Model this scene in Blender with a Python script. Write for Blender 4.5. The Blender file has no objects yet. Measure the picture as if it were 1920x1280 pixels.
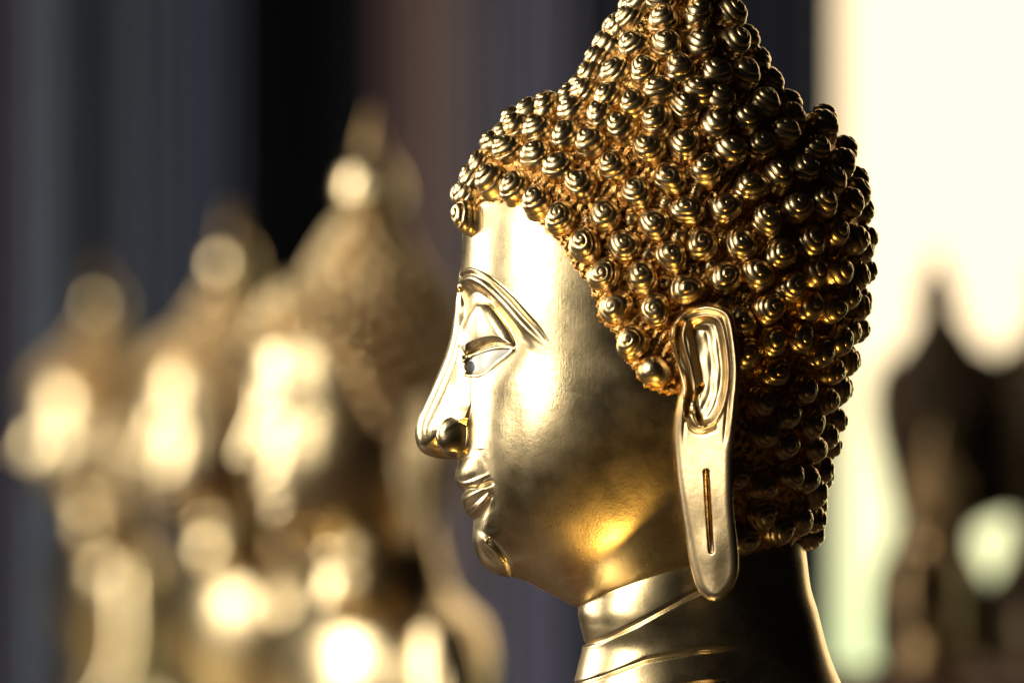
import bpy, math, random
import numpy as np
from mathutils import Vector, Matrix

random.seed(7); rng = np.random.default_rng(7)
S = 0.0003            # metres per drawing unit (1920 units across the frame at the statue)
CAM_D = 4.8
sc = bpy.context.scene

# ---------------------------------------------------------------- camera
cam_d = bpy.data.cameras.new('camera'); cam = bpy.data.objects.new('camera', cam_d)
sc.collection.objects.link(cam); sc.camera = cam
cam.location = (0, -CAM_D, 0); cam.rotation_euler = (math.radians(90), 0, 0)
cam_d.sensor_width = 36; cam_d.lens = 36 * CAM_D / (1920 * S)
cam_d.clip_start = 0.1; cam_d.clip_end = 200
cam_d.dof.use_dof = True; cam_d.dof.focus_distance = CAM_D - 0.04
cam_d.dof.aperture_fstop = cam_d.lens / 1000 / 0.049
# ---------------------------------------------------------------- world, lamps, exposure
w = bpy.data.worlds.new('World'); sc.world = w; w.use_nodes = True
w.node_tree.nodes['Background'].inputs[0].default_value = (0.55, 0.5, 0.6, 1)
w.node_tree.nodes['Background'].inputs[1].default_value = 0.003
sc.view_settings.view_transform = 'Standard'; sc.view_settings.look = 'None'
sc.view_settings.exposure = 0; sc.view_settings.gamma = 1
sc.view_settings.use_curve_mapping = False
sc.cycles.use_denoising = True
sc.cycles.max_bounces = 8; sc.cycles.glossy_bounces = 6; sc.cycles.diffuse_bounces = 3
sc.cycles.caustics_reflective = True
sc.cycles.sample_clamp_indirect = 12

def area(name, pos, target, sx, sy, power, col):
    d = bpy.data.lights.new(name, 'AREA'); d.shape = 'RECTANGLE'; d.size = sx; d.size_y = sy
    d.energy = power; d.color = col
    o = bpy.data.objects.new(name, d); sc.collection.objects.link(o)
    o.location = pos
    o.rotation_euler = (Vector(target) - Vector(pos)).to_track_quat('-Z', 'Y').to_euler()
    return o
HEAD = (0.08, 0, 0)
area('key_lamp', (-2.95, -1.5, 1.0), HEAD, 1.35, 2.2, 90, (1.0, 0.92, 0.77))
area('side_lamp', (-3.15, 1.0, 0.6), HEAD, 1.3, 2.4, 31, (1.0, 0.92, 0.82))
lo = area('low_bounce_fill', (-0.27, -1.25, -2.5), (0.03, -0.06, -0.15), 1.5, 1.1, 2.0, (1.0, 0.60, 0.14)); lo.data.spread = math.radians(5.5)  # unseen lamp added for the gold bounce from the shoulders under the jaw
area('hall_lamp', (-6.5, 4.5, 2.0), (-0.6, 9, -0.2), 4.5, 4.5, 700, (1.0, 0.93, 0.82))
area('curtain_fill', (-0.8, 11.4, -1.9), (-0.7, 13.2, -0.3), 2.5, 0.5, 20, (0.84, 0.92, 1.0))  # unseen lamp added below the view to brighten the curtains

def at(px, py, y):
    """world point at depth y that the photograph shows at (px, py)"""
    k = (CAM_D + y) / CAM_D
    return Vector(((px - 960) * S * k, y, (640 - py) * S * k))

# ---------------------------------------------------------------- materials
def new_mat(name):
    m = bpy.data.materials.new(name); m.use_nodes = True
    nt = m.node_tree; return m, nt, nt.nodes['Principled BSDF']
def gold(name, col_a, col_b, rough_a, rough_b, bump, scale=1.0, scratches=False):
    m, nt, b = new_mat(name); N = nt.nodes.new; L = nt.links.new
    tc = N('ShaderNodeTexCoord')
    n1 = N('ShaderNodeTexNoise'); n1.inputs['Scale'].default_value = 38 * scale; n1.inputs['Detail'].default_value = 6
    n2 = N('ShaderNodeTexNoise'); n2.inputs['Scale'].default_value = 900 * scale; n2.inputs['Detail'].default_value = 3
    n3 = N('ShaderNodeTexNoise'); n3.inputs['Scale'].default_value = 260 * scale; n3.inputs['Detail'].default_value = 4
    for n in (n1, n2, n3): L(tc.outputs['Object'], n.inputs['Vector'])
    r = N('ShaderNodeMapRange'); r.inputs[1].default_value = .3; r.inputs[2].default_value = .7
    r.inputs[3].default_value = rough_a; r.inputs[4].default_value = rough_b
    vo = N('ShaderNodeTexVoronoi'); vo.inputs['Scale'].default_value = 34 * scale     # overlapping squares of leaf
    L(tc.outputs['Object'], vo.inputs['Vector'])
    sx = N('ShaderNodeSeparateColor'); L(vo.outputs['Color'], sx.inputs[0])
    va = N('ShaderNodeMath'); va.operation = 'MULTIPLY_ADD'; va.inputs[1].default_value = 0.07
    L(sx.outputs[0], va.inputs[0]); L(n1.outputs['Fac'], va.inputs[2])
    n5 = N('ShaderNodeTexNoise'); n5.inputs['Scale'].default_value = 130 * scale; n5.inputs['Detail'].default_value = 8; n5.inputs['Roughness'].default_value = .7
    L(tc.outputs['Object'], n5.inputs['Vector'])
    vb = N('ShaderNodeMath'); vb.operation = 'MULTIPLY_ADD'; vb.inputs[1].default_value = 0.3; vb.inputs[2].default_value = -0.185
    L(n5.outputs['Fac'], vb.inputs[0]); vc = N('ShaderNodeMath'); vc.operation = 'ADD'; L(va.outputs[0], vc.inputs[0]); L(vb.outputs[0], vc.inputs[1])
    L(vc.outputs[0], r.inputs[0]); L(r.outputs[0], b.inputs['Roughness'])
    cr = N('ShaderNodeMix'); cr.data_type = 'RGBA'
    cr.inputs[6].default_value = (*col_a, 1); cr.inputs[7].default_value = (*col_b, 1)
    r2 = N('ShaderNodeMapRange'); r2.inputs[1].default_value = .35; r2.inputs[2].default_value = .7
    L(n3.outputs['Fac'], r2.inputs[0]); L(r2.outputs[0], cr.inputs[0]); 
    sp = N('ShaderNodeTexVoronoi'); sp.inputs['Scale'].default_value = 170 * scale    # specks of dirt and pinholes
    L(tc.outputs['Object'], sp.inputs['Vector'])
    sc_ = N('ShaderNodeSeparateColor'); L(sp.outputs['Color'], sc_.inputs[0])
    th_ = N('ShaderNodeMath'); th_.operation = 'MULTIPLY'; th_.inputs[1].default_value = 0.16; L(sc_.outputs[1], th_.inputs[0])
    t2 = N('ShaderNodeMath'); t2.operation = 'SUBTRACT'; t2.inputs[1].default_value = 0.05; L(th_.outputs[0], t2.inputs[0])
    lt = N('ShaderNodeMath'); lt.operation = 'LESS_THAN'; L(sp.outputs['Distance'], lt.inputs[0]); L(t2.outputs[0], lt.inputs[1])
    lm = N('ShaderNodeMath'); lm.operation = 'MULTIPLY'; lm.inputs[1].default_value = 0.45; L(lt.outputs[0], lm.inputs[0])
    dm_ = N('ShaderNodeMix'); dm_.data_type = 'RGBA'; L(lm.outputs[0], dm_.inputs[0]); L(cr.outputs[2], dm_.inputs[6]); dm_.inputs[7].default_value = (.22, .13, .05, 1)
    L(dm_.outputs[2], b.inputs['Base Color'])
    b.inputs['Metallic'].default_value = 1
    bp = N('ShaderNodeBump'); bp.inputs['Strength'].default_value = 1; bp.inputs['Distance'].default_value = bump
    ad = N('ShaderNodeMath'); ad.operation = 'MULTIPLY_ADD'; ad.inputs[1].default_value = 0.6
    L(n2.outputs['Fac'], ad.inputs[0]); L(n3.outputs['Fac'], ad.inputs[2])
    h = ad
    if scratches:                                   # fine hand-rubbed scratches in the leaf
        mp = N('ShaderNodeMapping'); mp.inputs['Rotation'].default_value = (0, 0.45, 0); mp.inputs['Scale'].default_value = (900, 900, 60)
        n4 = N('ShaderNodeTexNoise'); n4.inputs['Scale'].default_value = 1.0; n4.inputs['Detail'].default_value = 3
        L(tc.outputs['Object'], mp.inputs[0]); L(mp.outputs[0], n4.inputs['Vector'])
        a2 = N('ShaderNodeMath'); a2.operation = 'MULTIPLY_ADD'; a2.inputs[1].default_value = 0.5
        L(n4.outputs['Fac'], a2.inputs[0]); L(ad.outputs[0], a2.inputs[2]); h = a2
    L(h.outputs[0], bp.inputs['Height']); L(bp.outputs[0], b.inputs['Normal'])
    return m
M_FACE = gold('gold_leaf', (0.91, 0.74, 0.44), (0.82, 0.63, 0.34), 0.22, 0.33, 0.00006, scratches=True)
M_HAIR = gold('gold_curls', (0.87, 0.69, 0.40), (0.74, 0.52, 0.24), 0.25, 0.36, 0.00010)
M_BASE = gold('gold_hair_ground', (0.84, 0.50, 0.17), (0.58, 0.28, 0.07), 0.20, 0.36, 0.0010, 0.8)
M_EAR = gold('gold_ear', (0.86, 0.68, 0.40), (0.78, 0.56, 0.28), 0.28, 0.38, 0.00007)
M_SLIT = gold('gold_slit', (0.90, 0.50, 0.12), (0.66, 0.28, 0.05), 0.22, 0.4, 0.0003)
M_BODY = gold('gold_body', (0.89, 0.72, 0.42), (0.80, 0.60, 0.31), 0.24, 0.34, 0.00006)
M_ROBE = gold('gold_robe', (0.84, 0.60, 0.26), (0.74, 0.50, 0.18), 0.33, 0.45, 0.0002)
M_BROWN = gold('brown_gilt', (0.42, 0.30, 0.15), (0.30, 0.19, 0.09), 0.42, 0.55, 0.0002)  # darker brown than the other gilding, for finials and the small statue
def plain(name, col, rough=0.8, metal=0.0, nscale=40, var=0.25, bump=0.0):
    m, nt, b = new_mat(name); N = nt.nodes.new; L = nt.links.new
    tc = N('ShaderNodeTexCoord'); n = N('ShaderNodeTexNoise'); n.inputs['Scale'].default_value = nscale; n.inputs['Detail'].default_value = 5
    L(tc.outputs['Object'], n.inputs['Vector'])
    mx = N('ShaderNodeMix'); mx.data_type = 'RGBA'; L(n.outputs['Fac'], mx.inputs[0])
    mx.inputs[6].default_value = (*[c * (1 - var) for c in col], 1); mx.inputs[7].default_value = (*[min(1, c * (1 + var)) for c in col], 1)
    L(mx.outputs[2], b.inputs['Base Color']); b.inputs['Roughness'].default_value = rough; b.inputs['Metallic'].default_value = metal
    return m
M_WHITE = plain('eye_enamel', (0.78, 0.76, 0.70), 0.25, 0, 200, 0.06)
M_BLACK = plain('pupil_enamel', (0.008, 0.008, 0.010), 0.45, 0, 200, 0.1)

# ---------------------------------------------------------------- mesh helpers
def np_mesh(name, co, quads, mat, smooth=True):
    me = bpy.data.meshes.new(name)
    co = np.asarray(co, dtype=np.float32); quads = np.asarray(quads, dtype=np.int32)
    k = quads.shape[1]
    me.vertices.add(len(co)); me.vertices.foreach_set('co', co.ravel())
    me.loops.add(quads.size); me.loops.foreach_set('vertex_index', quads.ravel())
    me.polygons.add(len(quads)); me.polygons.foreach_set('loop_start', np.arange(0, quads.size, k, dtype=np.int32))
    me.polygons.foreach_set('loop_total', np.full(len(quads), k, dtype=np.int32))
    me.polygons.foreach_set('use_smooth', np.full(len(quads), smooth, dtype=bool))
    me.update(calc_edges=True); me.validate(clean_customdata=False)
    me.materials.append(mat)
    return me
def link(name, me, parent=None, loc=None):
    o = bpy.data.objects.new(name, me); sc.collection.objects.link(o)
    if parent is not None: o.parent = parent
    if loc is not None: o.location = loc
    return o
def grid_quads(nr, nc, wrap=False):
    i = np.arange(nr - 1)[:, None]; j = np.arange(nc if wrap else nc - 1)[None, :]
    a = i * nc + j; b = i * nc + (j + 1) % nc; c = (i + 1) * nc + (j + 1) % nc; d = (i + 1) * nc + j
    return np.stack([a, b, c, d], -1).reshape(-1, 4)
def ss(a, b, x):
    t = np.clip((x - a) / (b - a), 0, 1); return t * t * (3 - 2 * t)
def dline(x, y, pts):
    """distance to a polyline, and the fraction along it"""
    pts = np.asarray(pts, float); best = np.full(x.shape, 1e9); tt = np.zeros(x.shape)
    n = len(pts) - 1
    for i in range(n):
        ax, ay = pts[i]; dx, dy = pts[i + 1] - pts[i]
        t = np.clip(((x - ax) * dx + (y - ay) * dy) / (dx * dx + dy * dy), 0, 1)
        d = np.hypot(x - ax - t * dx, y - ay - t * dy)
        m = d < best; best[m] = d[m]; tt[m] = (i + t[m]) / n
    return best, tt
def sdpoly(x, y, pts):
    pts = list(pts); d, _ = dline(x, y, pts + [pts[0]])
    ins = np.zeros(x.shape, bool); n = len(pts)
    for i in range(n):
        x1, y1 = pts[i]; x2, y2 = pts[(i + 1) % n]
        if y1 == y2: continue
        c = ((y1 > y) != (y2 > y)) & (x < (x2 - x1) * (y - y1) / (y2 - y1) + x1)
        ins ^= c
    return np.where(ins, -d, d)
def smooth_curve(pts, n=12):
    """Catmull-Rom through the points"""
    P = np.asarray(pts, float); out = []
    for i in range(len(P) - 1):
        p0 = P[max(i - 1, 0)]; p1 = P[i]; p2 = P[i + 1]; p3 = P[min(i + 2, len(P) - 1)]
        for t in np.arange(n) / n:
            out.append(0.5 * ((2 * p1) + (-p0 + p2) * t + (2 * p0 - 5 * p1 + 4 * p2 - p3) * t * t + (-p0 + 3 * p1 - 3 * p2 + p3) * t ** 3))
    out.append(P[-1]); return np.array(out)
def smax(a, b, k):
    h = np.clip(0.5 + 0.5 * (a - b) / k, 0, 1); return b * (1 - h) + a * h + k * h * (1 - h)

# ---------------------------------------------------------------- head drawn as outline + half width
CX, CY = 1290.0, 620.0
W0 = 290.0
AX = 1288.0; BASEY = 2900.0             # statue origin in drawing units
brow_top = [(868, 426), (865, 485), (860.5, 525), (857, 548), (854.5, 566), (852, 590), (843, 635), (832, 672), (816, 710), (795, 757), (783, 783), (778.5, 808), (781, 831), (790, 846), (807, 855), (829, 859.5), (848, 860), (858, 862), (859, 868)]
mouth_pts = [(857, 874), (853, 888), (853.5, 901), (859, 911), (864, 920), (867.5, 926), (865.5, 933), (866, 943), (869, 954), (876, 965), (884, 972), (887, 980), (886.5, 994), (887, 1012), (893, 1037), (906, 1059), (929, 1074), (960, 1081), (985, 1089), (1020, 1106), (1055, 1125), (1085, 1138)]
rest = [(1130, 1144), (1200, 1148), (1300, 1140), (1400, 1110), (1470, 1060), (1505, 1000), (1520, 920), (1538, 830), (1560, 740), (1585, 650), (1600, 560), (1606, 470), (1603, 400), (1590, 330), (1566, 270), (1533, 228), (1484, 208), (1444, 166), (1411, 115), (1382, 55), (1362, 0), (1335, -40), (1282, -62), (1230, -40), (1197, 5), (1163, 60), (1130, 112), (1102, 158), (1070, 190), (1010, 214), (952, 254), (907, 310), (874, 375)]
def polar_table(pts):
    c = smooth_curve(list(pts) + [pts[0]], 10)[:-1]
    ph = np.arctan2(c[:, 1] - CY, c[:, 0] - CX); r = np.hypot(c[:, 0] - CX, c[:, 1] - CY)
    o = np.argsort(ph); return ph[o], r[o]
FULL = brow_top + mouth_pts + rest
noseless = [(868, 426), (866, 485), (863.5, 525), (862, 560), (865, 600), (868.5, 650), (869, 700), (868, 760), (865, 820), (860, 862), (859, 868)]
FACE = noseless + mouth_pts + rest
TF = polar_table(FULL); TN = polar_table(FACE)
def R(tab, ph):
    return np.interp(ph, tab[0], tab[1], period=2 * math.pi)
_pg = np.linspace(-math.pi, math.pi, 1441)[:-1]; _rg = R(TN, _pg); _k = np.exp(-(np.arange(-140, 141) / 4 / 9.0) ** 2 / 2); _k /= _k.sum()
SMOOTH = (_pg, np.convolve(np.concatenate([_rg[-140:], _rg, _rg[:140]]), _k, 'valid'))
# width of the profile ridge (nose)
NOSE_OUT = smooth_curve(brow_top[3:18], 6)
def p_exp(ph):
    """flatness of the side for each direction (ph: 0 back, pi face, pi/2 down, -pi/2 up)"""
    up = np.exp(-((np.arctan2(np.sin(ph + math.pi / 2), np.cos(ph + math.pi / 2))) / 0.5) ** 2)
    dn = np.exp(-((np.arctan2(np.sin(ph - 1.9), np.cos(ph - 1.9))) / 0.5) ** 2)
    return 2.06 - 0.42 * up + 0.25 * dn
def width(x, y):
    """half width of head at drawing point; -1 outside"""
    ph = np.arctan2(y - CY, x - CX); r = np.hypot(x - CX, y - CY)
    rn = R(TN, ph); rs = np.interp(ph, SMOOTH[0], SMOOTH[1], period=2 * math.pi)
    u = r / rn; f = ss(0.86, 1.0, u); u = np.minimum(r / (rs * (1 - f) + rn * f), u * f + 1.0 * (1 - f)); p = p_exp(ph)
    wf = W0 * np.sqrt(np.clip(1 - np.clip(u, 0, 1) ** p, 0, 1))
    m = (x < 935) & (y > 500) & (y < 880)
    if m.any():
        xm, ym = x[m], y[m]
        d, _ = dline(xm, ym, NOSE_OUT)
        inside = r[m] <= R(TF, ph[m]) + .01
        Nw = np.interp(ym, [500, 560, 610, 670, 720, 770, 805, 835, 856, 880], [10, 32, 44, 47, 44, 43, 44, 42, 36, 25])
        rr = np.interp(ym, [500, 600, 700, 780, 860, 880], [20, 22, 26, 34, 30, 25])
        t = np.clip(d / rr, 0, 1)
        nose = Nw * np.sqrt(np.clip(1 - (1 - t) ** 2, 0, 1)) + np.interp(ym, [560, 620, 665, 710, 760, 810, 856], [.5, .8, .9, .9, .7, .45, .3]) * np.clip(d - rr * .6, 0, 60)
        q = 1 - ((xm - 854) / 35) ** 2 - ((ym - 818) / 38) ** 2
        edge = np.clip(d / 16, 0, 1)
        ala = np.where(q > 0, 52 + 23 * np.sqrt(np.clip(q, 0, 1)), 0) * np.sqrt(1 - (1 - edge) ** 2)
        nose = smax(nose, ala, np.interp(xm, [835, 868], [20, 5]))
        nose = np.where(inside, nose, 0) * (1 - ss(860, 874, ym))
        fade = ss(500, 560, ym)
        kk = np.interp(ym, [540, 600, 700, 770, 860], [12, 18, 15, 9, 8]) * fade
        wf2 = smax(wf[m], nose * fade, kk + .01) - kk * .25 * (wf[m] + nose < 6)
        wf[m] = np.clip(wf2, 0, None)
        wf[m] = np.where(d < 0.05, 0, wf[m])
    return wf
HAIRLINE = [(840, 424), (866, 424), (884, 406), (905, 383), (985, 380), (1000, 414), (1032, 442), (1060, 474), (1072, 504), (1100, 530), (1113, 562), (1120, 602), (1150, 628), (1160, 664), (1190, 702), (1206, 727), (1245, 736), (1275, 735), (1300, 760), (1330, 800), (1340, 900), (1345, 1022), (1420, 1035), (1700, 1035), (1700, -200), (840, -200)]
BROW1 = smooth_curve([(862, 519), (868, 512), (885, 506), (907, 515), (929, 531), (960, 559), (985, 587), (1010, 616), (1033, 652)], 5)
BROW2 = smooth_curve([(857, 540), (866, 527), (882, 522), (900, 529), (918, 542), (947, 572), (978, 607), (1004, 632), (1033, 654)], 5)
SOCKET = [(845, 560), (858, 542), (868, 532), (882, 528), (898, 535), (916, 548), (944, 579), (974, 613), (1005, 645), (1040, 670), (1060, 800), (840, 800)]
LID = smooth_curve([(864, 650), (863, 625), (869, 592), (882, 569), (897, 567), (912, 575), (935, 603), (952, 628), (962, 649), (940, 647), (916, 645), (891, 653), (873, 665), (864, 650)], 5)[:-1]
LIDRIM = smooth_curve([(869, 675), (875, 668), (890, 660), (914, 653), (936, 651), (960, 653)], 5)
EYE = smooth_curve([(869, 683), (875, 674), (889, 666), (914, 659), (934, 657), (947, 658), (937, 666), (925, 675), (906, 691), (892, 697), (878, 697), (870, 691), (869, 683)], 4)[:-1]
LOWLID = smooth_curve([(957, 656), (941, 669), (928, 679), (907, 697), (892, 703), (874, 702)], 5)
def relief(x, y, eye=True):
    """carved detail as displacement along the normal"""
    d = np.zeros(x.shape)
    m = (x < 1060) & (y > 480) & (y < 790)
    X, Y = x[m], y[m]; D = np.zeros(X.shape)
    b1, t1 = dline(X, Y, BROW1); b2, t2 = dline(X, Y, BROW2)
    tp = 1 - ss(0.78, 1, t1)
    D += 3.2 * np.exp(-(b1 / 3.0) ** 2) * tp + 2.6 * np.exp(-(b2 / 5.0) ** 2) * (1 - ss(.75, 1, t2))
    mid, t3 = dline(X, Y, (BROW1 + BROW2) / 2)
    D -= 2.2 * np.exp(-(mid / 4.0) ** 2) * tp
    sd = -sdpoly(X, Y, SOCKET)
    fade = 1 - ss(645, 745, Y + (X - 880) * .35); side = 1 - .85 * ss(930, 1015, X)
    D -= 16 * ss(-2, 19, sd) * fade * side * (1 - (1 - ss(856, 892, X)) * ss(520, 640, Y))
    sl = -sdpoly(X, Y, LID)
    low = 1 - np.exp(-np.clip(sl, 0, 99) / 10)
    D += 13.5 * np.where(sl > 0, np.sqrt(low), 0) * 0.5 + 9.5 * ss(-5, 16, sl)
    r, _ = dline(X, Y, LIDRIM); D += 2.4 * np.exp(-(r / 3.4) ** 2)
    r, _ = dline(X, Y, LIDRIM - np.array([0, 6])); D -= 1.3 * np.exp(-(r / 2.2) ** 2)
    r, _ = dline(X, Y, LOWLID); D += 2.2 * np.exp(-(r / 3.8) ** 2)
    if eye:
        D -= 8.5 * ss(0, 3.0, -sdpoly(X, Y, EYE))
    # ease out at the profile line so the bridge keeps its outline
    d[m] += D * ss(0, 9, X - np.interp(Y, [480, 566, 635, 672, 710, 757, 800], [862, 854, 843, 832, 816, 795, 778]))
    # mouth, philtrum, chin
    m = (x < 1010) & (y > 840) & (y < 1100)
    X, Y = x[m], y[m]; D = np.zeros(X.shape)
    up, t = dline(X, Y, smooth_curve([(848, 899), (858, 902), (872, 904), (893, 898), (914, 888)], 5)); D += 3.0 * np.exp(-(up / 3.2) ** 2) * (1 - .5 * ss(.7, 1, t))
    ml, t = dline(X, Y, smooth_curve([(855, 926), (862, 923), (873, 917), (892, 912), (914, 905), (920, 903)], 5)); D -= 9.0 * np.exp(-(ml / 4.0) ** 2) * (1 - ss(.8, 1, t) * .6)
    ll, t = dline(X, Y, smooth_curve([(868, 937), (880, 930), (905, 914)], 5)); D += 3.5 * np.exp(-(ll / 6) ** 2)
    gr, t = dline(X, Y, smooth_curve([(873, 957), (882, 947), (898, 933), (911, 921)], 5)); D -= 3.0 * np.exp(-(gr / 3.5) ** 2)
    g2, t = dline(X, Y, smooth_curve([(878, 964), (890, 955), (903, 941), (913, 930)], 5)); D += 2.5 * np.exp(-(g2 / 3.5) ** 2)
    ed, t = dline(X, Y, smooth_curve([(880, 975), (896, 968), (908, 953), (917, 930)], 5)); D -= 4.0 * np.exp(-(ed / 5) ** 2)
    ns, t = dline(X, Y, smooth_curve([(893, 845), (907, 868), (915, 890), (922, 915), (925, 950), (923, 985)], 5)); D -= 3.0 * np.exp(-(ns / 11) ** 2)
    ch = [(870, 990), (895, 985), (915, 1000), (930, 1017), (950, 1045), (966, 1085), (940, 1110), (880, 1080)]
    cd = -sdpoly(X, Y, ch)
    D += 4.0 * ss(-1, 10, cd) * ss(985, 1015, Y)
    cl, t = dline(X, Y, smooth_curve([(921, 1012), (936, 1026), (952, 1050), (962, 1083)], 5)); D -= 2.2 * np.exp(-((cl) / 4) ** 2); D += 1.5 * np.exp(-((cl - 6) / 3.5) ** 2) * (cd > 0)
    ph_, t = dline(X, Y, [(858, 864), (853, 900)]); D -= 2.0 * np.exp(-(ph_ / 6) ** 2)
    edge = np.interp(Y, [840, 862, 888, 903, 925, 941, 953, 970, 1012, 1037, 1059, 1075, 1081], [864, 859, 853, 855, 867, 866, 869, 883, 887, 893, 906, 929, 960])
    D *= (ss(-2, 10, X - edge) * .85 + .15) * .72
    d[m] += D
    # gentle waves in the beaten cheek
    d += 2.2 * np.exp(-(((x - 962) / 26) ** 2)) * -ss(700, 800, y) * (1 - ss(960, 1040, y)) * (x < 1100)
    return d

def local(x, wd, y):
    return np.stack([(x - AX) * S, wd * S, (BASEY - y) * S], -1)

def head_grid(nph, nu, detail=True):
    """near half of the head as a polar grid; returns drawing coords X, Y, W (W>0 towards viewer)"""
    ph_f = np.linspace(-math.pi, math.pi, 6001); rf = R(TF, ph_f)
    xs = CX + rf * np.cos(ph_f); ys = CY + rf * np.sin(ph_f)
    dens = np.hypot(np.diff(xs), np.diff(ys))
    xm = (xs[1:] + xs[:-1]) / 2; ym = (ys[1:] + ys[:-1]) / 2
    dens = dens * np.where((xm < 1000) & (ym > 480) & (ym < 1100), 3.0, 1.0)
    c = np.concatenate([[0], np.cumsum(dens)]); c /= c[-1]
    ph = np.interp(np.arange(nph) / nph, c, ph_f)
    t = np.linspace(0, 1, nu); u = 1 - (1 - t) ** 1.9
    u[0] = 1e-4
    r = R(TF, ph)[None, :] * u[:, None]
    X = CX + r * np.cos(ph)[None, :]; Y = CY + r * np.sin(ph)[None, :]
    W = width(X, Y); W[-1] = 0
    if not detail: return X, Y, W
    def normals(X, Y, W):
        def dd(a, ax):
            if ax == 1: return (np.roll(a, -1, 1) - np.roll(a, 1, 1))
            return np.gradient(a, axis=0)
        a = np.stack([dd(X, 0), dd(Y, 0), dd(W, 0)], -1); b = np.stack([dd(X, 1), dd(Y, 1), dd(W, 1)], -1)
        n = np.cross(a, b); n /= np.linalg.norm(n, axis=-1, keepdims=True) + 1e-9
        n *= np.sign((n * np.stack([X - CX, Y - CY, W], -1)).sum(-1, keepdims=True) + 1e-9)
        return n
    n = normals(X, Y, W)
    n[-1, :, 2] = 0; n[0] = (0, 0, 1)
    return X, Y, W, n

def mirror_mesh(name, X, Y, W, facemask, mat, wrap=True):
    """both halves from the near one, sharing the W=0 rim; only the faces in facemask"""
    nr, nc = X.shape
    q = grid_quads(nr, nc, wrap)
    q = q[facemask.reshape(-1)] if facemask is not None else q
    near = local(X.ravel(), -W.ravel(), Y.ravel())
    far = near.copy(); far[:, 1] *= -1
    off = nr * nc
    q2 = q.copy() + off
    rim = (np.arange(nc) + (nr - 1) * nc)
    remap = np.arange(2 * off); remap[rim + off] = rim
    q2 = remap[q2]
    allq = np.concatenate([q[:, ::-1], q2])
    co = np.concatenate([near, far])
    used = np.unique(allq); inv = np.full(2 * off, -1); inv[used] = np.arange(len(used))
    return np_mesh(name, co[used], inv[allq], mat)

def build_head_meshes(nph, nu, detail=True):
    out = {}
    g = head_grid(nph, nu, True); X, Y, W, n = g
    hs = -sdpoly(X, Y, HAIRLINE) + 3.5 * np.sin(X / 5.3 + 1.5 * np.sin(Y / 6.1)) * np.sin(Y / 4.7 + X / 9.1)             # >0 inside hair
    D = relief(X, Y) if detail else relief(X, Y) * 0.8
    lump = 0
    if detail:
        lump = 1.6 * np.sin(X / 7.3 + 2 * np.sin(Y / 11)) * np.sin(Y / 6.1 + 1.7 * np.sin(X / 9)) + 1.2 * np.sin(X / 3.1 + Y / 4.7) 
    Dh = 4.5 * ss(0, 7, hs) + lump * ss(0, 12, hs)
    hair = hs > 0
    D = np.where(hair, Dh, D)
    Xd = X + n[..., 0] * D; Yd = Y + n[..., 1] * D; Wd = W + n[..., 2] * D
    Wd[-1] = 0
    q = grid_quads(*X.shape, True)
    fm = hair.ravel()[q].any(1)
    out['face'] = mirror_mesh('face', Xd, Yd, Wd, ~fm, M_FACE)
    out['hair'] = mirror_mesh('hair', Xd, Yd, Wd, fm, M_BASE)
    # painted eye: the piece of surface behind the lids
    if detail:
        D0 = relief(X, Y, eye=False)
        se = -sdpoly(X, Y, EYE)
        De = D0 * 0.35 - 4.6 + 2.0 * np.sqrt(np.clip(se, 0, 12) / 12) - 1.0
        ex, ey, ew = X + n[..., 0] * De, Y + n[..., 1] * De, W + n[..., 2] * De
        fe = (se > -2.0).ravel()[q].all(1) & (X.ravel()[q].max(1) > 868)
        out['eye'] = [None, None]
        near = local(ex.ravel(), -ew.ravel(), ey.ravel())
        for k, sgn in enumerate((1, -1)):
            co = near.copy(); co[:, 1] *= sgn
            qq = q[fe]; qq = qq[:, ::-1] if sgn > 0 else qq
            us = np.unique(qq); inv = np.full(len(co), -1); inv[us] = np.arange(len(us))
            out['eye'][k] = np_mesh('eye', co[us], inv[qq], M_WHITE)
        dp = np.hypot((X - 875) / 10, (Y - 687) / 12)
        fp = (dp < 1).ravel()[q].all(1) & fe
        px_, py_, pw_ = ex + n[..., 0] * .5, ey + n[..., 1] * .5, ew + n[..., 2] * .5
        near = local(px_.ravel(), -pw_.ravel(), py_.ravel())
        out['pupil'] = [None, None]
        for k, sgn in enumerate((1, -1)):
            co = near.copy(); co[:, 1] *= sgn
            qq = q[fp]; qq = qq[:, ::-1] if sgn > 0 else qq
            us = np.unique(qq); inv = np.full(len(co), -1); inv[us] = np.arange(len(us))
            out['pupil'][k] = np_mesh('pupil', co[us], inv[qq], M_BLACK)
    return out

# ---------------------------------------------------------------- ear
EL = [(568, 1318), (571, 1300), (576, 1285), (584, 1270), (595, 1259), (610, 1251), (628, 1248), (650, 1253), (675, 1262), (700, 1268), (725, 1270), (750, 1266), (780, 1260), (820, 1257), (860, 1260), (900, 1264), (950, 1272), (1000, 1280), (1040, 1286), (1070, 1293), (1092, 1300), (1106, 1310), (1114, 1320), (1118, 1333)]
ER = [(568, 1318), (571, 1336), (576, 1349), (584, 1360), (595, 1366), (610, 1370), (628, 1373), (650, 1376), (687, 1379), (719, 1378), (750, 1375), (781, 1372), (812, 1369), (850, 1366), (900, 1366), (950, 1367), (1000, 1373), (1040, 1376), (1065, 1375), (1085, 1369), (1100, 1360), (1110, 1351), (1115, 1343), (1118, 1333)]
BOWL = smooth_curve([(1284, 640), (1280, 620), (1285, 602), (1300, 594), (1325, 593), (1341, 603), (1350, 630), (1355, 665), (1357, 700), (1353, 735), (1343, 768), (1328, 790), (1308, 797), (1294, 790), (1287, 772), (1290, 750), (1296, 728), (1295, 700), (1289, 668), (1284, 640)], 5)[:-1]
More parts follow.
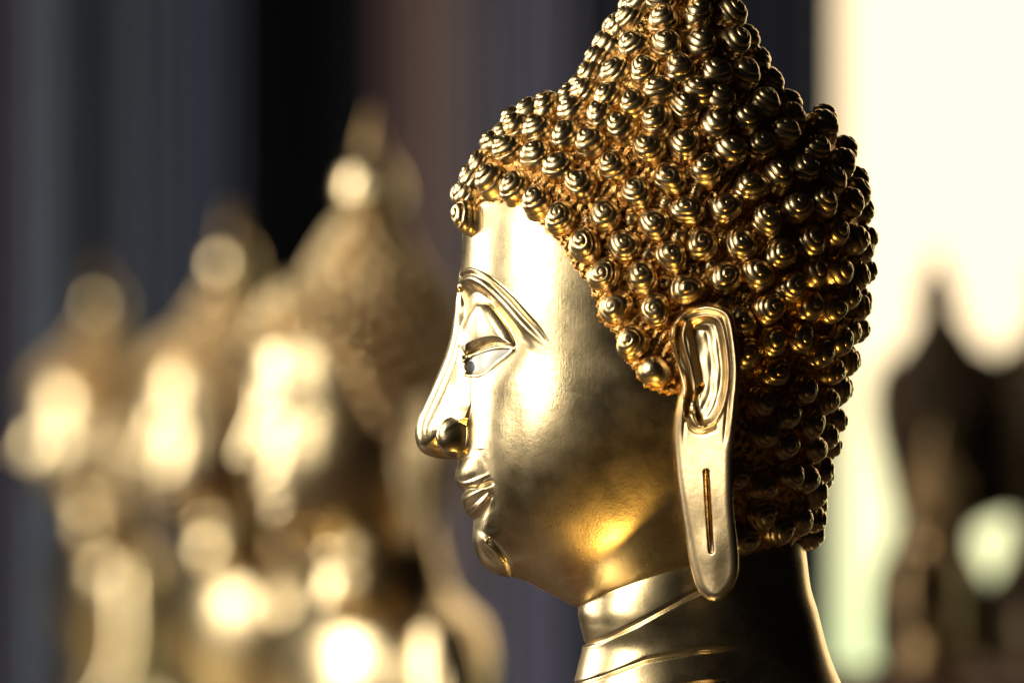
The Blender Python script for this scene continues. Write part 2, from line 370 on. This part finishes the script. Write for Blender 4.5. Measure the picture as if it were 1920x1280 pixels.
def ear_mesh(nr, nc, name='ear'):
    el = smooth_curve([(a, b) for a, b in EL], 6); er = smooth_curve([(a, b) for a, b in ER], 6)
    t = np.linspace(0, 1, nr); Yr = 568.3 + (1117.7 - 568.3) * (0.5 - 0.5 * np.cos(np.pi * (t * .96 + .02)) ) 
    lo = np.interp(Yr, np.maximum.accumulate(el[:, 0]), el[:, 1]); hi = np.interp(Yr, np.maximum.accumulate(er[:, 0]), er[:, 1])
    s = np.linspace(0, 1, nc); s = 0.5 - 0.5 * np.cos(np.pi * s)
    X = lo[:, None] + (hi - lo)[:, None] * s[None, :]; Y = np.repeat(Yr[:, None], nc, 1)
    outline = np.concatenate([el[:, ::-1], er[::-1, ::-1]])
    de, _ = dline(X, Y, outline)
    # plate position: hugging the head at the front, standing off at the back edge
    yo = np.interp(Y, [568, 650, 750, 850, 950, 1040, 1118], [296, 301, 303, 302, 299, 295, 290])
    yo = 300 + 6 * np.sin((Y - 560) / 180) - 12 * ss(900, 1118, Y)
    up = 1 - ss(700, 840, Y); g_ = 0.56 * (X - 1305); g_ = g_ * (1 - up) + smax(g_, -7 + 0 * g_, 10) * up
    H = yo + g_ + 14 * np.sqrt(np.clip(1 - (1 - np.clip(de / 17, 0, 1)) ** 2, 0, 1))
    H += 5 * np.exp(-((X - 1325) / 26) ** 2) * ss(960, 1040, Y)
    # helix: a rolled rim, then the groove, then the bowl
    up = 1 - ss(780, 840, Y)
    fr = ss(1262, 1285, X + 0 * Y) + (Y < 640)
    H += up * np.clip(fr, 0, 1) * (4.5 * np.exp(-((de - 9) / 5) ** 2) - 3.5 * np.exp(-((de - 18) / 3.5) ** 2))
    sb = -sdpoly(X, Y, BOWL)
    H += up * (3.5 * np.exp(-(sb / 3) ** 2)) - 13 * ss(0, 15, sb) - .13 * (X - 1318) * ss(0, 12, sb) + 3 * np.exp(-(((X - 1327) / 15) ** 2 + ((Y - 700) / 75) ** 2)) * ss(0, 10, sb)
    # helix crus sweeping down into the bowl, and the dark cleft beside it
    c1, tt = dline(X, Y, smooth_curve([(1266, 612), (1264, 640), (1270, 672), (1282, 705), (1288, 735), (1289, 765)], 5)); H -= 15 * np.exp(-(c1 / 6) ** 2)
    c2, tt = dline(X, Y, smooth_curve([(1279, 604), (1274, 628), (1279, 655), (1288, 690), (1293, 730)], 5)); H += 7 * np.exp(-(c2 / 3.5) ** 2)
    c3, tt = dline(X, Y, smooth_curve([(1308, 722), (1300, 738), (1299, 765), (1306, 790)], 5)); H -= 8 * np.exp(-(c3 / 4) ** 2)
    c4, tt = dline(X, Y, smooth_curve([(1280, 745), (1282, 775), (1292, 797), (1310, 805), (1330, 798)], 5)); H -= 9 * np.exp(-(c4 / 4) ** 2)
    c5, tt = dline(X, Y, smooth_curve([(1292, 762), (1297, 785), (1311, 797)], 5)); H += 6 * np.exp(-(c5 / 5) ** 2)
    c6, tt = dline(X, Y, smooth_curve([(1300, 606), (1326, 612), (1337, 650), (1340, 700), (1334, 745), (1314, 784)], 5)); H += 3.5 * np.exp(-(c6 / 8) ** 2) - 1.5 * np.exp(-((c6 - 13) / 5) ** 2) * (sb > 5)
    wob = (0.5 * np.sin(X / 8.0 + Y / 19) * np.sin(Y / 23.0 + X / 15) + .25 * np.sin(X / 3.7 - Y / 8.1)) * ss(0, 8, sb); H += wob
    sl, tt = dline(X, Y, [(1317, 880), (1326, 1024)]); H -= 6.5 * (1 - ss(3.2, 6.5, sl))
    nearH = H
    backH = np.interp(Y, [568, 700, 850, 1000, 1118], [258, 262, 240, 195, 205]) + 0 * X
    backH = np.minimum(backH + 0.40 * (X - 1310), nearH - 14)
    mid = (nearH[:, [0, -1]] + 0)                     # rims meet
    w_ = np.clip(de / 6, 0, 1)
    backH = backH * w_ + (nearH - 16) * (1 - w_)
    q = grid_quads(nr, nc)
    a = local(X.ravel(), -nearH.ravel(), Y.ravel()); b = local(X.ravel(), -backH.ravel(), Y.ravel())
    # rim strip
    idx = np.arange(nr * nc).reshape(nr, nc)
    loop = np.concatenate([idx[0, :], idx[1:, -1], idx[-1, ::-1][1:], idx[::-1, 0][1:-1]])
    n = len(loop); off = nr * nc
    rimq = np.stack([loop, np.roll(loop, -1), np.roll(loop, -1) + off, loop + off], -1)
    co = np.concatenate([a, b])
    me = np_mesh(name, co, np.concatenate([q[:, ::-1], q + off, rimq]), M_EAR)
    co2 = co.copy(); co2[:, 1] *= -1
    me2 = np_mesh(name, co2, np.concatenate([q[:, ::-1], q + off, rimq])[:, ::-1], M_EAR)
    return me, me2
def tube_mesh(name, pts, rad, mat, seg=10):
    pts = [Vector(p) for p in pts]; co = []; 
    for i, p in enumerate(pts):
        d = (pts[min(i + 1, len(pts) - 1)] - pts[max(i - 1, 0)]).normalized()
        a = d.cross(Vector((0, 1, 0))).normalized(); b = d.cross(a)
        r = rad[i] if hasattr(rad, '__len__') else rad
        for k in range(seg):
            t = 2 * math.pi * k / seg; co.append(p + (a * math.cos(t) + b * math.sin(t)) * r)
    return np_mesh(name, np.array(co), grid_quads(len(pts), seg, True), mat)

# ---------------------------------------------------------------- lofted neck and body
def loft(name, rows, mat, n=160, nr=200, mod=None, power=2.0):
    """rows: (Y, front, back, halfwidth)"""
    r = np.array(rows, float); c = smooth_curve(r, 12)
    cum = np.concatenate([[0], np.cumsum(np.linalg.norm(np.diff(c, axis=0), axis=1))])
    tt = np.linspace(0, cum[-1], nr); rr = np.stack([np.interp(tt, cum, c[:, k]) for k in range(4)], -1)
    th = np.linspace(0, 2 * math.pi, n, endpoint=False)
    cs, sn = np.cos(th), np.sin(th)
    e = 2 / power
    cx = (rr[:, 1] + rr[:, 2]) / 2; a = (rr[:, 2] - rr[:, 1]) / 2
    X = cx[:, None] - a[:, None] * (np.sign(cs) * np.abs(cs) ** e)[None, :]
    Wd = rr[:, 3][:, None] * (np.sign(sn) * np.abs(sn) ** e)[None, :]
    Y = np.repeat(rr[:, 0][:, None], n, 1)
    if mod is not None:
        D = mod(X, Y, Wd); nx = X - cx[:, None]; nw = Wd; L = np.hypot(nx, nw) + 1e-6
        X = X + nx / L * D; Wd = Wd + nw / L * D
    co = local(X.ravel(), Wd.ravel(), Y.ravel())
    q = grid_quads(nr, n, True)
    return np_mesh(name, co, q, mat)
def neck_relief(X, Y, Wd):
    D = np.zeros(X.shape)
    # three folds that climb towards the ear
    for k, (pts, h) in enumerate(((( (1080, 1138), (1160, 1103), (1230, 1060), (1290, 1010), (1420, 930)), 0), (((1080, 1212), (1130, 1196), (1200, 1160), (1290, 1110), (1420, 1050)), 1), (((1070, 1284), (1130, 1262), (1210, 1230), (1310, 1212), (1460, 1206)), 1))):
        yl = np.interp(X, [p[0] for p in pts], [p[1] for p in pts])
        d = Y - yl
        if h: D += -4 * np.exp(-(d / 4) ** 2) + 5.0 * ss(-2, 6, d) * np.exp(-np.clip(d, 0, 999) / 60)
    D += 3 * np.exp(-((Y - (1268 + (1376 - X) * .08)) / 4) ** 2) * ss(1150, 1300, X)
    D *= 1 - ss(1320, 1400, X)
    return D
NECK = [(880, 1250, 1480, 120), (960, 1190, 1500, 150), (1040, 1130, 1512, 166), (1100, 1094, 1520, 172), (1140, 1084, 1532, 176), (1172, 1088, 1540, 177), (1210, 1096, 1550, 179), (1245, 1087, 1562, 184), (1285, 1075, 1580, 200), (1310, 1066, 1595, 225)]
TORSO = [(1270, 1100, 1560, 180), (1300, 1068, 1592, 236), (1325, 1052, 1608, 300), (1352, 1036, 1622, 400), (1390, 1018, 1634, 500), (1450, 1000, 1640, 560), (1540, 985, 1642, 580), (1700, 980, 1636, 560), (1900, 990, 1620, 500), (2150, 1010, 1600, 440), (2400, 1010, 1600, 430), (2650, 990, 1610, 450), (2895, 980, 1620, 470)]
def body_parts():
    p = {}
    p['neck'] = loft('neck', NECK, M_BODY, 260, 260, neck_relief, 2.1)
    p['torso'] = loft('torso', TORSO, M_BODY, 120, 120, None, 2.3)
    for s in (1, -1):
        pts = [local(1330, s * 520, 1430), local(1320, s * 590, 1560), local(1310, s * 640, 1800), local(1290, s * 660, 2050), local(1220, s * 640, 2250), local(1090, s * 560, 2420), local(960, s * 380, 2560), local(900, s * 150, 2620)]
        pts = smooth_curve(np.array(pts), 6)
        rad = np.interp(np.linspace(0, 1, len(pts)), [0, .15, .5, .6, .9, 1], [110, 125, 100, 95, 62, 70]) * S
        p['arm%d' % s] = tube_mesh('arm', pts, rad, M_BODY, 24)
    # folded legs as one rounded lap
    th = np.linspace(0, 2 * math.pi, 64, endpoint=False); v = np.linspace(-.5 * math.pi, .5 * math.pi, 32)
    X = 1120 - 330 * np.cos(v)[:, None] * np.cos(th)[None, :]; Wd = 900 * np.cos(v)[:, None] * np.sin(th)[None, :]
    Y = 2770 - 128 * np.sin(v)[:, None] * np.ones(64)[None, :]
    p['lap'] = np_mesh('crossed_legs', local(X.ravel(), Wd.ravel(), Y.ravel()), grid_quads(32, 64, True), M_ROBE)
    # sash of the robe from the left shoulder across the chest
    rows = []
    ring = np.linspace(0, 2 * math.pi, 90, endpoint=False)
    co = []
    r = np.array(TORSO, float)
    for off in np.linspace(0, 1, 14):
        for a in ring:
            ws = -math.sin(a)
            Yc = 1350 + (0.5 + 0.5 * ws) * 560 + off * 230 - 30
            f = np.interp(Yc, r[:, 0], r[:, 1]); b = np.interp(Yc, r[:, 0], r[:, 2]); hw = np.interp(Yc, r[:, 0], r[:, 3])
            e = 2 / 2.3; k = 1.03 + 0.008 * math.sin(off * 30)
            cs, sn = math.cos(a), math.sin(a)
            co.append(local((f + b) / 2 - k * (b - f) / 2 * math.copysign(abs(cs) ** e, cs), k * hw * math.copysign(abs(sn) ** e, sn), Yc))
    p['sash'] = np_mesh('robe_sash', np.array(co), grid_quads(14, 90, True), M_ROBE)
    # rounded bead over the cone of hair and the flame on top of it
    b = [(-30, 88), (-60, 108), (-105, 116), (-155, 108), (-200, 84), (-235, 52), (-250, 40)]
    def lathe(name, prof, mat, n=48):
        c = smooth_curve(np.array(prof, float), 6); t = np.linspace(0, 2 * math.pi, n, endpoint=False)
        X = AX + c[:, 1][:, None] * np.cos(t)[None]; Wd = c[:, 1][:, None] * np.sin(t)[None]; Y = np.repeat(c[:, 0][:, None], n, 1)
        return np_mesh(name, local(X.ravel(), Wd.ravel(), Y.ravel()), grid_quads(len(c), n, True), mat)
    p['bead'] = lathe('topknot', b, M_FACE)
    p['flame'] = lathe('finial', [(-235, 44), (-262, 44), (-300, 36), (-335, 24), (-370, 12), (-400, 3)], M_BROWN)
    return p

# ---------------------------------------------------------------- curls
def curl_mesh(name, turns, H, Rr, nt, nr, ridge, flip, seed, lop=0.0):
    s = np.linspace(0, 1, nr); th = np.linspace(0, 2 * math.pi, nt, endpoint=False)
    r0 = Rr * np.sin(np.clip(s, 0, 1) * math.pi * .5) ** 0.92; z0 = H * (1 - s ** 1.75)
    r0[0] = 0.001
    dr = np.gradient(r0); dz = np.gradient(z0); L = np.hypot(dr, dz); nx, nz = -dz / L, dr / L
    nx[0], nz[0] = 0, 1
    ph = turns * s[:, None] + flip * th[None, :] / (2 * math.pi) + 0.08 * np.sin(2 * th + seed)[None, :] * s[:, None]
    fr = ph - np.floor(ph)
    tube = np.sqrt(np.clip(1 - (2 * fr - 1) ** 2, 0, 1))       # rounded coil with sharp grooves
    amp = ridge * np.clip(s / 0.12, 0, 1)[:, None] * (1 - 0.35 * s[:, None])
    d = amp * (tube - 0.7)
    wob = 1 + 0.07 * np.sin(2 * th + seed * 1.3) + 0.045 * np.sin(3 * th + seed)
    Rf = (r0[:, None] * wob[None] + nx[:, None] * d); Z = z0[:, None] + nz[:, None] * d
    X = Rf * np.cos(th)[None] + lop * Z; Yv = Rf * np.sin(th)[None] + lop * .5 * Z
    co = np.stack([X, Yv, Z], -1)
    skirt = co[-1:].copy(); skirt[..., 2] = -12; skirt[..., :2] *= 1.04
    co = np.concatenate([co, skirt]); return co.reshape(-1, 3) * S, grid_quads(nr + 1, nt, True)
VAR = []
for k in range(10):
    VAR.append(dict(turns=2.7 + .25 * (k % 4), H=38 + 2 * (k % 3), Rr=31.5, ridge=3.3 + .4 * (k % 3), flip=1, seed=k * 1.7, lop=0.11 * math.sin(k * 2.1)))
HI = [np_mesh('hair_curl', *curl_mesh('c', nt=72, nr=84, **v), M_HAIR) for v in VAR]
MIDC = [curl_mesh('c', nt=40, nr=44, **v) for v in VAR]
LOWC = [curl_mesh('c', nt=12, nr=9, **dict(v, ridge=0)) for v in VAR]
BALL = np_mesh('hair_curl', *curl_mesh('c', turns=1.6, H=36, Rr=31, nt=64, nr=60, ridge=1.1, flip=1, seed=1), M_HAIR)

def surf(x, y):
    xa = np.atleast_1d(np.float64(x)); ya = np.atleast_1d(np.float64(y))
    e = 2.0
    w0 = width(xa, ya); wx = (width(xa + e, ya) - width(xa - e, ya)) / (2 * e); wy = (width(xa, ya + e) - width(xa, ya - e)) / (2 * e)
    n = np.stack([-wx, -wy, np.ones_like(wx)], -1); n /= np.linalg.norm(n, axis=-1, keepdims=True)
    ph = np.arctan2(ya - CY, xa - CX)
    rad = np.stack([np.cos(ph), np.sin(ph), 0 * ph], -1)
    k = (w0 < 22)[:, None]
    n = np.where(k, rad * .93 + n * .15, n); n /= np.linalg.norm(n, axis=-1, keepdims=True)
    return w0, n
TR = [(1197, 4), (1240, 4), (1150, 40), (1173, 36), (1240, 38), (1306, 30), (1374, 28), (1113, 90), (1136, 85), (1184, 87), (1246, 88), (1312, 84), (1376, 84), (1428, 92), (1078, 140), (1106, 138), (1149, 138), (1202, 138), (1270, 138), (1342, 140), (1398, 140), (1450, 140),
      (1056, 172), (1092, 176), (1137, 184), (1186, 200), (1232, 176), (1306, 178), (1022, 203), (1071, 208), (1121, 220), (1161, 243), (1230, 234), (1282, 205), (1344, 194), (1338, 238), (1398, 230), (1437, 198), (993, 208), (1003, 242), (1057, 257), (1101, 274), (1212, 284), (1279, 276), (1365, 288),
      (966, 218), (967, 238), (940, 250), (948, 280), (912, 262), (914, 288), (1001, 294), (1045, 317), (1086, 350), (1148, 318), (1189, 366), (1252, 341), (1322, 327), (893, 302), (875, 328), (884, 345), (919, 339), (960, 352), (1002, 380), (864, 362), (858, 388), (868, 410),
      (1047, 412), (1129, 407), (1092, 465), (1166, 463), (1128, 516), (1198, 526), (1222, 424), (1150, 577), (1222, 582), (1252, 487), (1284, 398), (1356, 393), (1312, 462), (1382, 462), (1434, 418), (1280, 543), (1354, 522), (1414, 518), (1458, 478), (1438, 582), (1478, 540), (1403, 356),
      (1468, 252), (1426, 276), (1528, 283), (1457, 333), (1508, 318), (1492, 392), (1560, 342), (1542, 384), (1517, 456), (1182, 643)]
SM = [(1180, 414, .42), (1211, 480, .42), (1243, 386, .45), (1266, 447, .5), (1240, 530, .4), (1295, 508, .42), (1297, 362, .4), (1326, 500, .4), (1345, 450, .35), (1330, 270, .4), (1170, 520, .3), (1100, 415, .3)]
def place_from_view(px, py, lift=16):
    """base point whose curl centre is seen at (px,py)"""
    x, y = px, py
    for _ in range(8):
        ph = math.atan2(y - CY, x - CX); r = math.hypot(x - CX, y - CY); rm = float(R(TF, ph)) * .985
        if r > rm: x, y = CX + rm * math.cos(ph), CY + rm * math.sin(ph)
        w0, n = surf(x, y)
        x += .7 * (px - (x + lift * n[0, 0])); y += .7 * (py - (y + lift * n[0, 1]))
    ph = math.atan2(y - CY, x - CX); r = math.hypot(x - CX, y - CY); rm = float(R(TF, ph)) * .985
    if r > rm: x, y = CX + rm * math.cos(ph), CY + rm * math.sin(ph)
    w0, n = surf(x, y)
    return np.array([x, y, w0[0]]), n[0]
def in_hair(x, y, marg):
    return -sdpoly(np.atleast_1d(x), np.atleast_1d(y), HAIRLINE) > marg
def make_curl_sites():
    sites = []           # (pos(x,y,w), normal, scale, kind)
    for (px, py) in TR:
        p, n = place_from_view(px, py)
        if all(np.linalg.norm(p - q[0]) > 26 for q in sites): sites.append((p, n, 1.0, 'n'))
    sites.append((*place_from_view(1222, 695, 14), 1.0, 'b'))
    for px, py, s in SM: sites.append((*place_from_view(px, py, 6), s, 's'))
    # candidates over the rest of the hair, near half and the centre line
    ph = rng.uniform(-math.pi, math.pi, 26000); v = rng.uniform(0, 1, 26000)
    th = np.arccos(v); uu = np.sin(th)
    r = R(TF, ph) * uu; x = CX + r * np.cos(ph); y = CY + r * np.sin(ph)
    ok = in_hair(x, y, 20) & (y > -45) & ~((x > 1235) & (x < 1372) & (y > 552) & (y < 1100)) & (y < 1018)
    x, y = x[ok], y[ok]; w0 = width(x, y)
    P = np.stack([x, y, w0], -1)
    # back outline sites
    big = [q[0] for q in sites if q[3] != 's']
    for py in np.linspace(1000, 235, 15):
        for xx in np.linspace(1650, 1400, 250):
            if math.hypot(xx - CX, py - CY) <= float(R(TF, math.atan2(py - CY, xx - CX))): break
        p = np.array([xx, py, 0.0])
        w_, n = surf(xx - 2, py)
        if all(np.linalg.norm(p - q) > 44 for q in big): big.append(p); sites.append((p, n[0], 1.0, 'n'))
    D = np.full(len(P), 1e9)
    for q in big:
        D = np.minimum(D, np.linalg.norm(P - q, axis=1))
    dm = 57
    while True:
        m = D >= dm
        if not m.any(): break
        i = np.argmin(np.where(m, D, 1e9))
        q = P[i]; w_, n = surf(q[0], q[1])
        sites.append((q.copy(), n[0], rng.uniform(.94, 1.05), 'n'))
        D = np.minimum(D, np.linalg.norm(P - q, axis=1))
    return sites
def site_matrix(p, n, s, side=-1):
    """local 4x4 of a curl; side -1 is the half towards the camera"""
    pos = Vector(local(p[0], side * p[2], p[1])); nn = Vector((n[0], side * n[2], -n[1])).normalized()
    nn = (nn + Vector((rng.normal(0, .05), rng.normal(0, .05), rng.normal(.05, .05) + .55 * float(np.interp(p[1], [120, 200, 330, 430, 600], [.35, .8, .8, .25, .1]))))).normalized()
    q = nn.to_track_quat('Z', 'Y')
    return Matrix.Translation(pos) @ q.to_matrix().to_4x4() @ Matrix.Rotation(rng.uniform(0, 6.28), 4, 'Z') @ Matrix.Diagonal((s, s, s * rng.uniform(.92, 1.08), 1))
def joined(name, items, mat):
    V = []; Q = []; off = 0
    for (co, q), M in items:
        A = np.array(M); V.append(co @ A[:3, :3].T + A[:3, 3]); Q.append(q + off); off += len(co)
    return np_mesh(name, np.concatenate(V), np.concatenate(Q), mat)

SITES = make_curl_sites()
print('curl sites', len(SITES))

# ---------------------------------------------------------------- the large statue in focus
def empty(name, loc, label, cat, group=None):
    o = bpy.data.objects.new(name, None); sc.collection.objects.link(o); o.location = loc
    o['label'] = label; o['category'] = cat
    if group: o['group'] = group
    return o
BODY = body_parts()
def add_body(root):
    link('neck', BODY['neck'], root); t = link('torso', BODY['torso'], root)
    link('robe_sash', BODY['sash'], root); link('arm', BODY['arm1'], root); link('arm', BODY['arm-1'], root)
    link('crossed_legs', BODY['lap'], root); link('topknot', BODY['bead'], root)
    link('finial', BODY['flame'], root)
ORIGIN = Vector(((AX - 960) * S, 0, (640 - BASEY) * S))
root = empty('buddha_statue', ORIGIN, 'large sharp golden Buddha statue in profile with snail curls, half closed eye and long earlobe', 'statue')
hm = build_head_meshes(1500, 520)
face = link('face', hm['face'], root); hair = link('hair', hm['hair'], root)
for k in (0, 1):
    e = link('eye', hm['eye'][k], root); e['label'] = 'half closed white enamel eye'
    link('pupil', hm['pupil'][k], e)
e1, e2 = ear_mesh(420, 130)
for k, me in enumerate((e1, e2)):
    e = link('ear', me, root)
    s = -1 if k == 0 else 1
    wl = [np.interp(y, [876, 950, 1028], [288, 270, 256]) for y in (877, 900, 950, 1000, 1027)]
    yo = lambda y, x: 300 + 6 * math.sin((y - 560) / 180) - 12 * float(ss(900, 1118, y)) + .56 * (x - 1305) + 14
    ps = [(1316.8, 878), (1318, 900), (1321, 950), (1324, 1000), (1326, 1026)]
    link('earlobe_slit', tube_mesh('earlobe_slit', [local(x, s * (yo(y, x) - 4.0), y) for x, y in ps], [2.5 * S, 4.2 * S, 4.2 * S, 4.2 * S, 3 * S], M_SLIT), e)
add_body(root)
# the hundred curls that show largest are parts of their own, the others one part
camv = lambda s: (s[0][2] * .35 + (60 if s[0][0] < 1400 else 0) - abs(s[0][0] - 1180) * .35 - abs(s[0][1] - 330) * .25 + (0 if s[3] == 'n' else 40) - (200 if s[3] == 's' else 0))
order = sorted(range(len(SITES)), key=lambda i: -camv(SITES[i]))
stuff = []
for rank, i in enumerate(order):
    p, n, s, kind = SITES[i]
    M = site_matrix(p, n, s)
    if rank < 99:
        o = link('hair_curl', BALL if kind == 'b' else HI[i % 10], root); o.matrix_local = M
    else: stuff.append((MIDC[i % 10], M))
for i, (p, n, s, kind) in enumerate(SITES):
    if kind != 's' and p[2] > 26: stuff.append((LOWC[i % 10], site_matrix(p, n, s, 1)))
small = link('hair_curls', joined('hair_curls', stuff, M_HAIR), root); small['kind'] = 'stuff'

# ---------------------------------------------------------------- the blurred statues behind
hb = build_head_meshes(260, 90, False)
hb = {k: v for k, v in hb.items() if k in ('face', 'hair')}
eb1, eb2 = ear_mesh(90, 26)
lowcurls = joined('hair_curls', [(LOWC[i % 10], site_matrix(p, n, s, sd)) for sd in (-1, 1) for i, (p, n, s, k) in enumerate(SITES) if k != 's'], M_HAIR)
def statue(cx, eye_y, y, yaw, label, group, size=1.0, dark=None):
    k = (CAM_D + y) / CAM_D
    z = (640 - eye_y) * S * k - (BASEY - 680) * S * size
    r = empty('buddha_statue', ((cx - 960) * S * k, y, z), label, 'statue', group)
    r.rotation_euler = (0, 0, yaw); r.scale = (size, size, size)
    link('face', hb['face'], r); link('hair', hb['hair'], r); link('ear', eb1, r); link('ear', eb2, r)
    c = link('hair_curls', lowcurls, r); c['kind'] = 'stuff'
    add_body(r)
    if dark:                                        # swap in a darker material; backlit statues get their shade as colour
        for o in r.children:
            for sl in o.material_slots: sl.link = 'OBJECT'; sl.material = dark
    return r
M_BACKLIT = gold('gold_in_shade', (0.085, 0.06, 0.035), (0.05, 0.035, 0.02), 0.4, 0.55, 0.0002)  # gold of the backlit statues, their shade put into the colour
G = 'blurred golden statues in the hall behind'
ST = [statue(697, 785, CAM_D * (1 / .54 - 1), math.radians(24), 'nearest blurred golden statue, just left of the sharp face, tall pointed finial against black', G),
      statue(432, 805, CAM_D * (1 / .385 - 1), math.radians(31), 'blurred golden statue second from left, its rounded topknot before a grey curtain', G),
      statue(190, 812, CAM_D * (1 / .30 - 1), math.radians(17), 'leftmost blurred golden statue, smallest pale face at the left edge', G),
      statue(1757, 832, CAM_D * (1 / .45 - 1), math.radians(176), 'dark backlit statue right of the sharp head, pointed finial against the bright sky', G, .77, M_BACKLIT),
      statue(1985, 835, CAM_D * (1 / .45 - 1), math.radians(168), 'dark backlit statue cut by the right edge of the frame', G, .85, M_BACKLIT),
      statue(1752, 945, 5.2, math.radians(150), 'small brown gilt statue low between the dark ones, its round head under the pointed silhouette', G, .30, M_BROWN)]

# ---------------------------------------------------------------- the hall
def box(name, x0, x1, y0, y1, z0, z1, mat):
    co = np.array([(x, y, z) for x in (x0, x1) for y in (y0, y1) for z in (z0, z1)])
    q = [(0, 1, 3, 2), (4, 6, 7, 5), (0, 4, 5, 1), (2, 3, 7, 6), (0, 2, 6, 4), (1, 5, 7, 3)]
    return link(name, np_mesh(name, co, q, mat, False))
M_WALL = plain('dark_wall', (0.004, 0.004, 0.006), 0.9, 0, 3)
M_FLOOR = plain('hall_floor', (0.10, 0.07, 0.05), 0.5, 0, 6)
M_ALTAR = plain('altar_wood', (0.10, 0.035, 0.02), 0.5, 0, 6)
YW = 13.6; kx = lambda px, y: (px - 960) * S * (CAM_D + y) / CAM_D
o = box('wall', -9, kx(1576, YW), YW, YW + .3, -2.6, 5, M_WALL); o['label'] = 'black back wall of the hall behind the curtains'; o['category'] = 'wall'
o = box('floor', -12, 14, -8, 14.5, -2.75, -2.6, M_FLOOR); o['kind'] = 'structure'
for s in [root] + ST:
    z = s.location.z
    b = box('altar', s.location.x - .32, s.location.x + .32, s.location.y - .32, s.location.y + .32, -2.6, z - .001, M_ALTAR); b['kind'] = 'structure'
def curtain(px0, px1, col, label, depth=0.05, y=13.2, n=3):
    x0, x1 = kx(px0, y), kx(px1, y)
    t = np.linspace(0, 1, 60); X = x0 + (x1 - x0) * t
    Yv = y + depth * np.sin(t * n * 2 * math.pi) * .5
    z = np.linspace(-2.55, 4, 20)
    co = np.stack([np.repeat(X[None], 20, 0), Yv[None] + .02 * np.sin(z * 2)[:, None] , np.repeat(z[:, None], 60, 1)], -1).reshape(-1, 3)
    me = np_mesh('curtain', co, grid_quads(20, 60), plain('curtain_cloth', col, .85, 0, 8, .1))
    o = link('curtain', me); o['label'] = label; o['category'] = 'curtain'; o['group'] = 'curtain strips hanging in the hall'
    so = o.modifiers.new('s', 'SOLIDIFY'); so.thickness = .008
    return o
curtain(-60, 18, (0.06, 0.015, 0.03), 'dark red curtain strip at the left edge of the frame')
curtain(24, 128, (0.21, 0.24, 0.29), 'pale slate curtain strip, leftmost broad grey stripe')
curtain(203, 328, (0.10, 0.115, 0.15), 'dark slate curtain strip above the left statue topknot')
curtain(342, 440, (0.10, 0.115, 0.17), 'blue slate curtain strip above the second statue, beside the black gap')
curtain(722, 770, (0.17, 0.10, 0.10), 'narrow dusky mauve curtain strip right of the black gap')
curtain(772, 852, (0.42, 0.30, 0.26), 'peach curtain strip behind the nearest blurred finial')
curtain(853, 928, (0.30, 0.27, 0.30), 'lilac grey curtain strip just left of the sharp forehead')
curtain(955, 1075, (0.20, 0.19, 0.26), 'grey curtain strip behind the front curls of the sharp head')
curtain(1100, 1552, (0.018, 0.02, 0.035), 'near black navy curtain behind the crown of the sharp head', n=8)
# bright open sky beyond the hall
m, nt, b = new_mat('open_sky'); nt.nodes.remove(b)
em = nt.nodes.new('ShaderNodeEmission'); em.inputs[1].default_value = 2.4
tc = nt.nodes.new('ShaderNodeTexCoord'); sp = nt.nodes.new('ShaderNodeSeparateXYZ'); mr = nt.nodes.new('ShaderNodeMapRange')
mr.inputs[1].default_value = -.8; mr.inputs[2].default_value = .1
mx = nt.nodes.new('ShaderNodeMix'); mx.data_type = 'RGBA'; mx.inputs[6].default_value = (.62, .70, .36, 1); mx.inputs[7].default_value = (.78, .60, .368, 1)
nt.links.new(tc.outputs['Object'], sp.inputs[0]); nt.links.new(sp.outputs[2], mr.inputs[0]); nt.links.new(mr.outputs[0], mx.inputs[0])
nt.links.new(mx.outputs[2], em.inputs[0]); nt.links.new(em.outputs[0], nt.nodes['Material Output'].inputs[0])
co = np.array([(-3, 17, -6), (14, 17, -6), (14, 17, 8), (-3, 17, 8)])
s = link('sky', np_mesh('sky', co, [(0, 1, 2, 3)], m)); s['kind'] = 'structure'
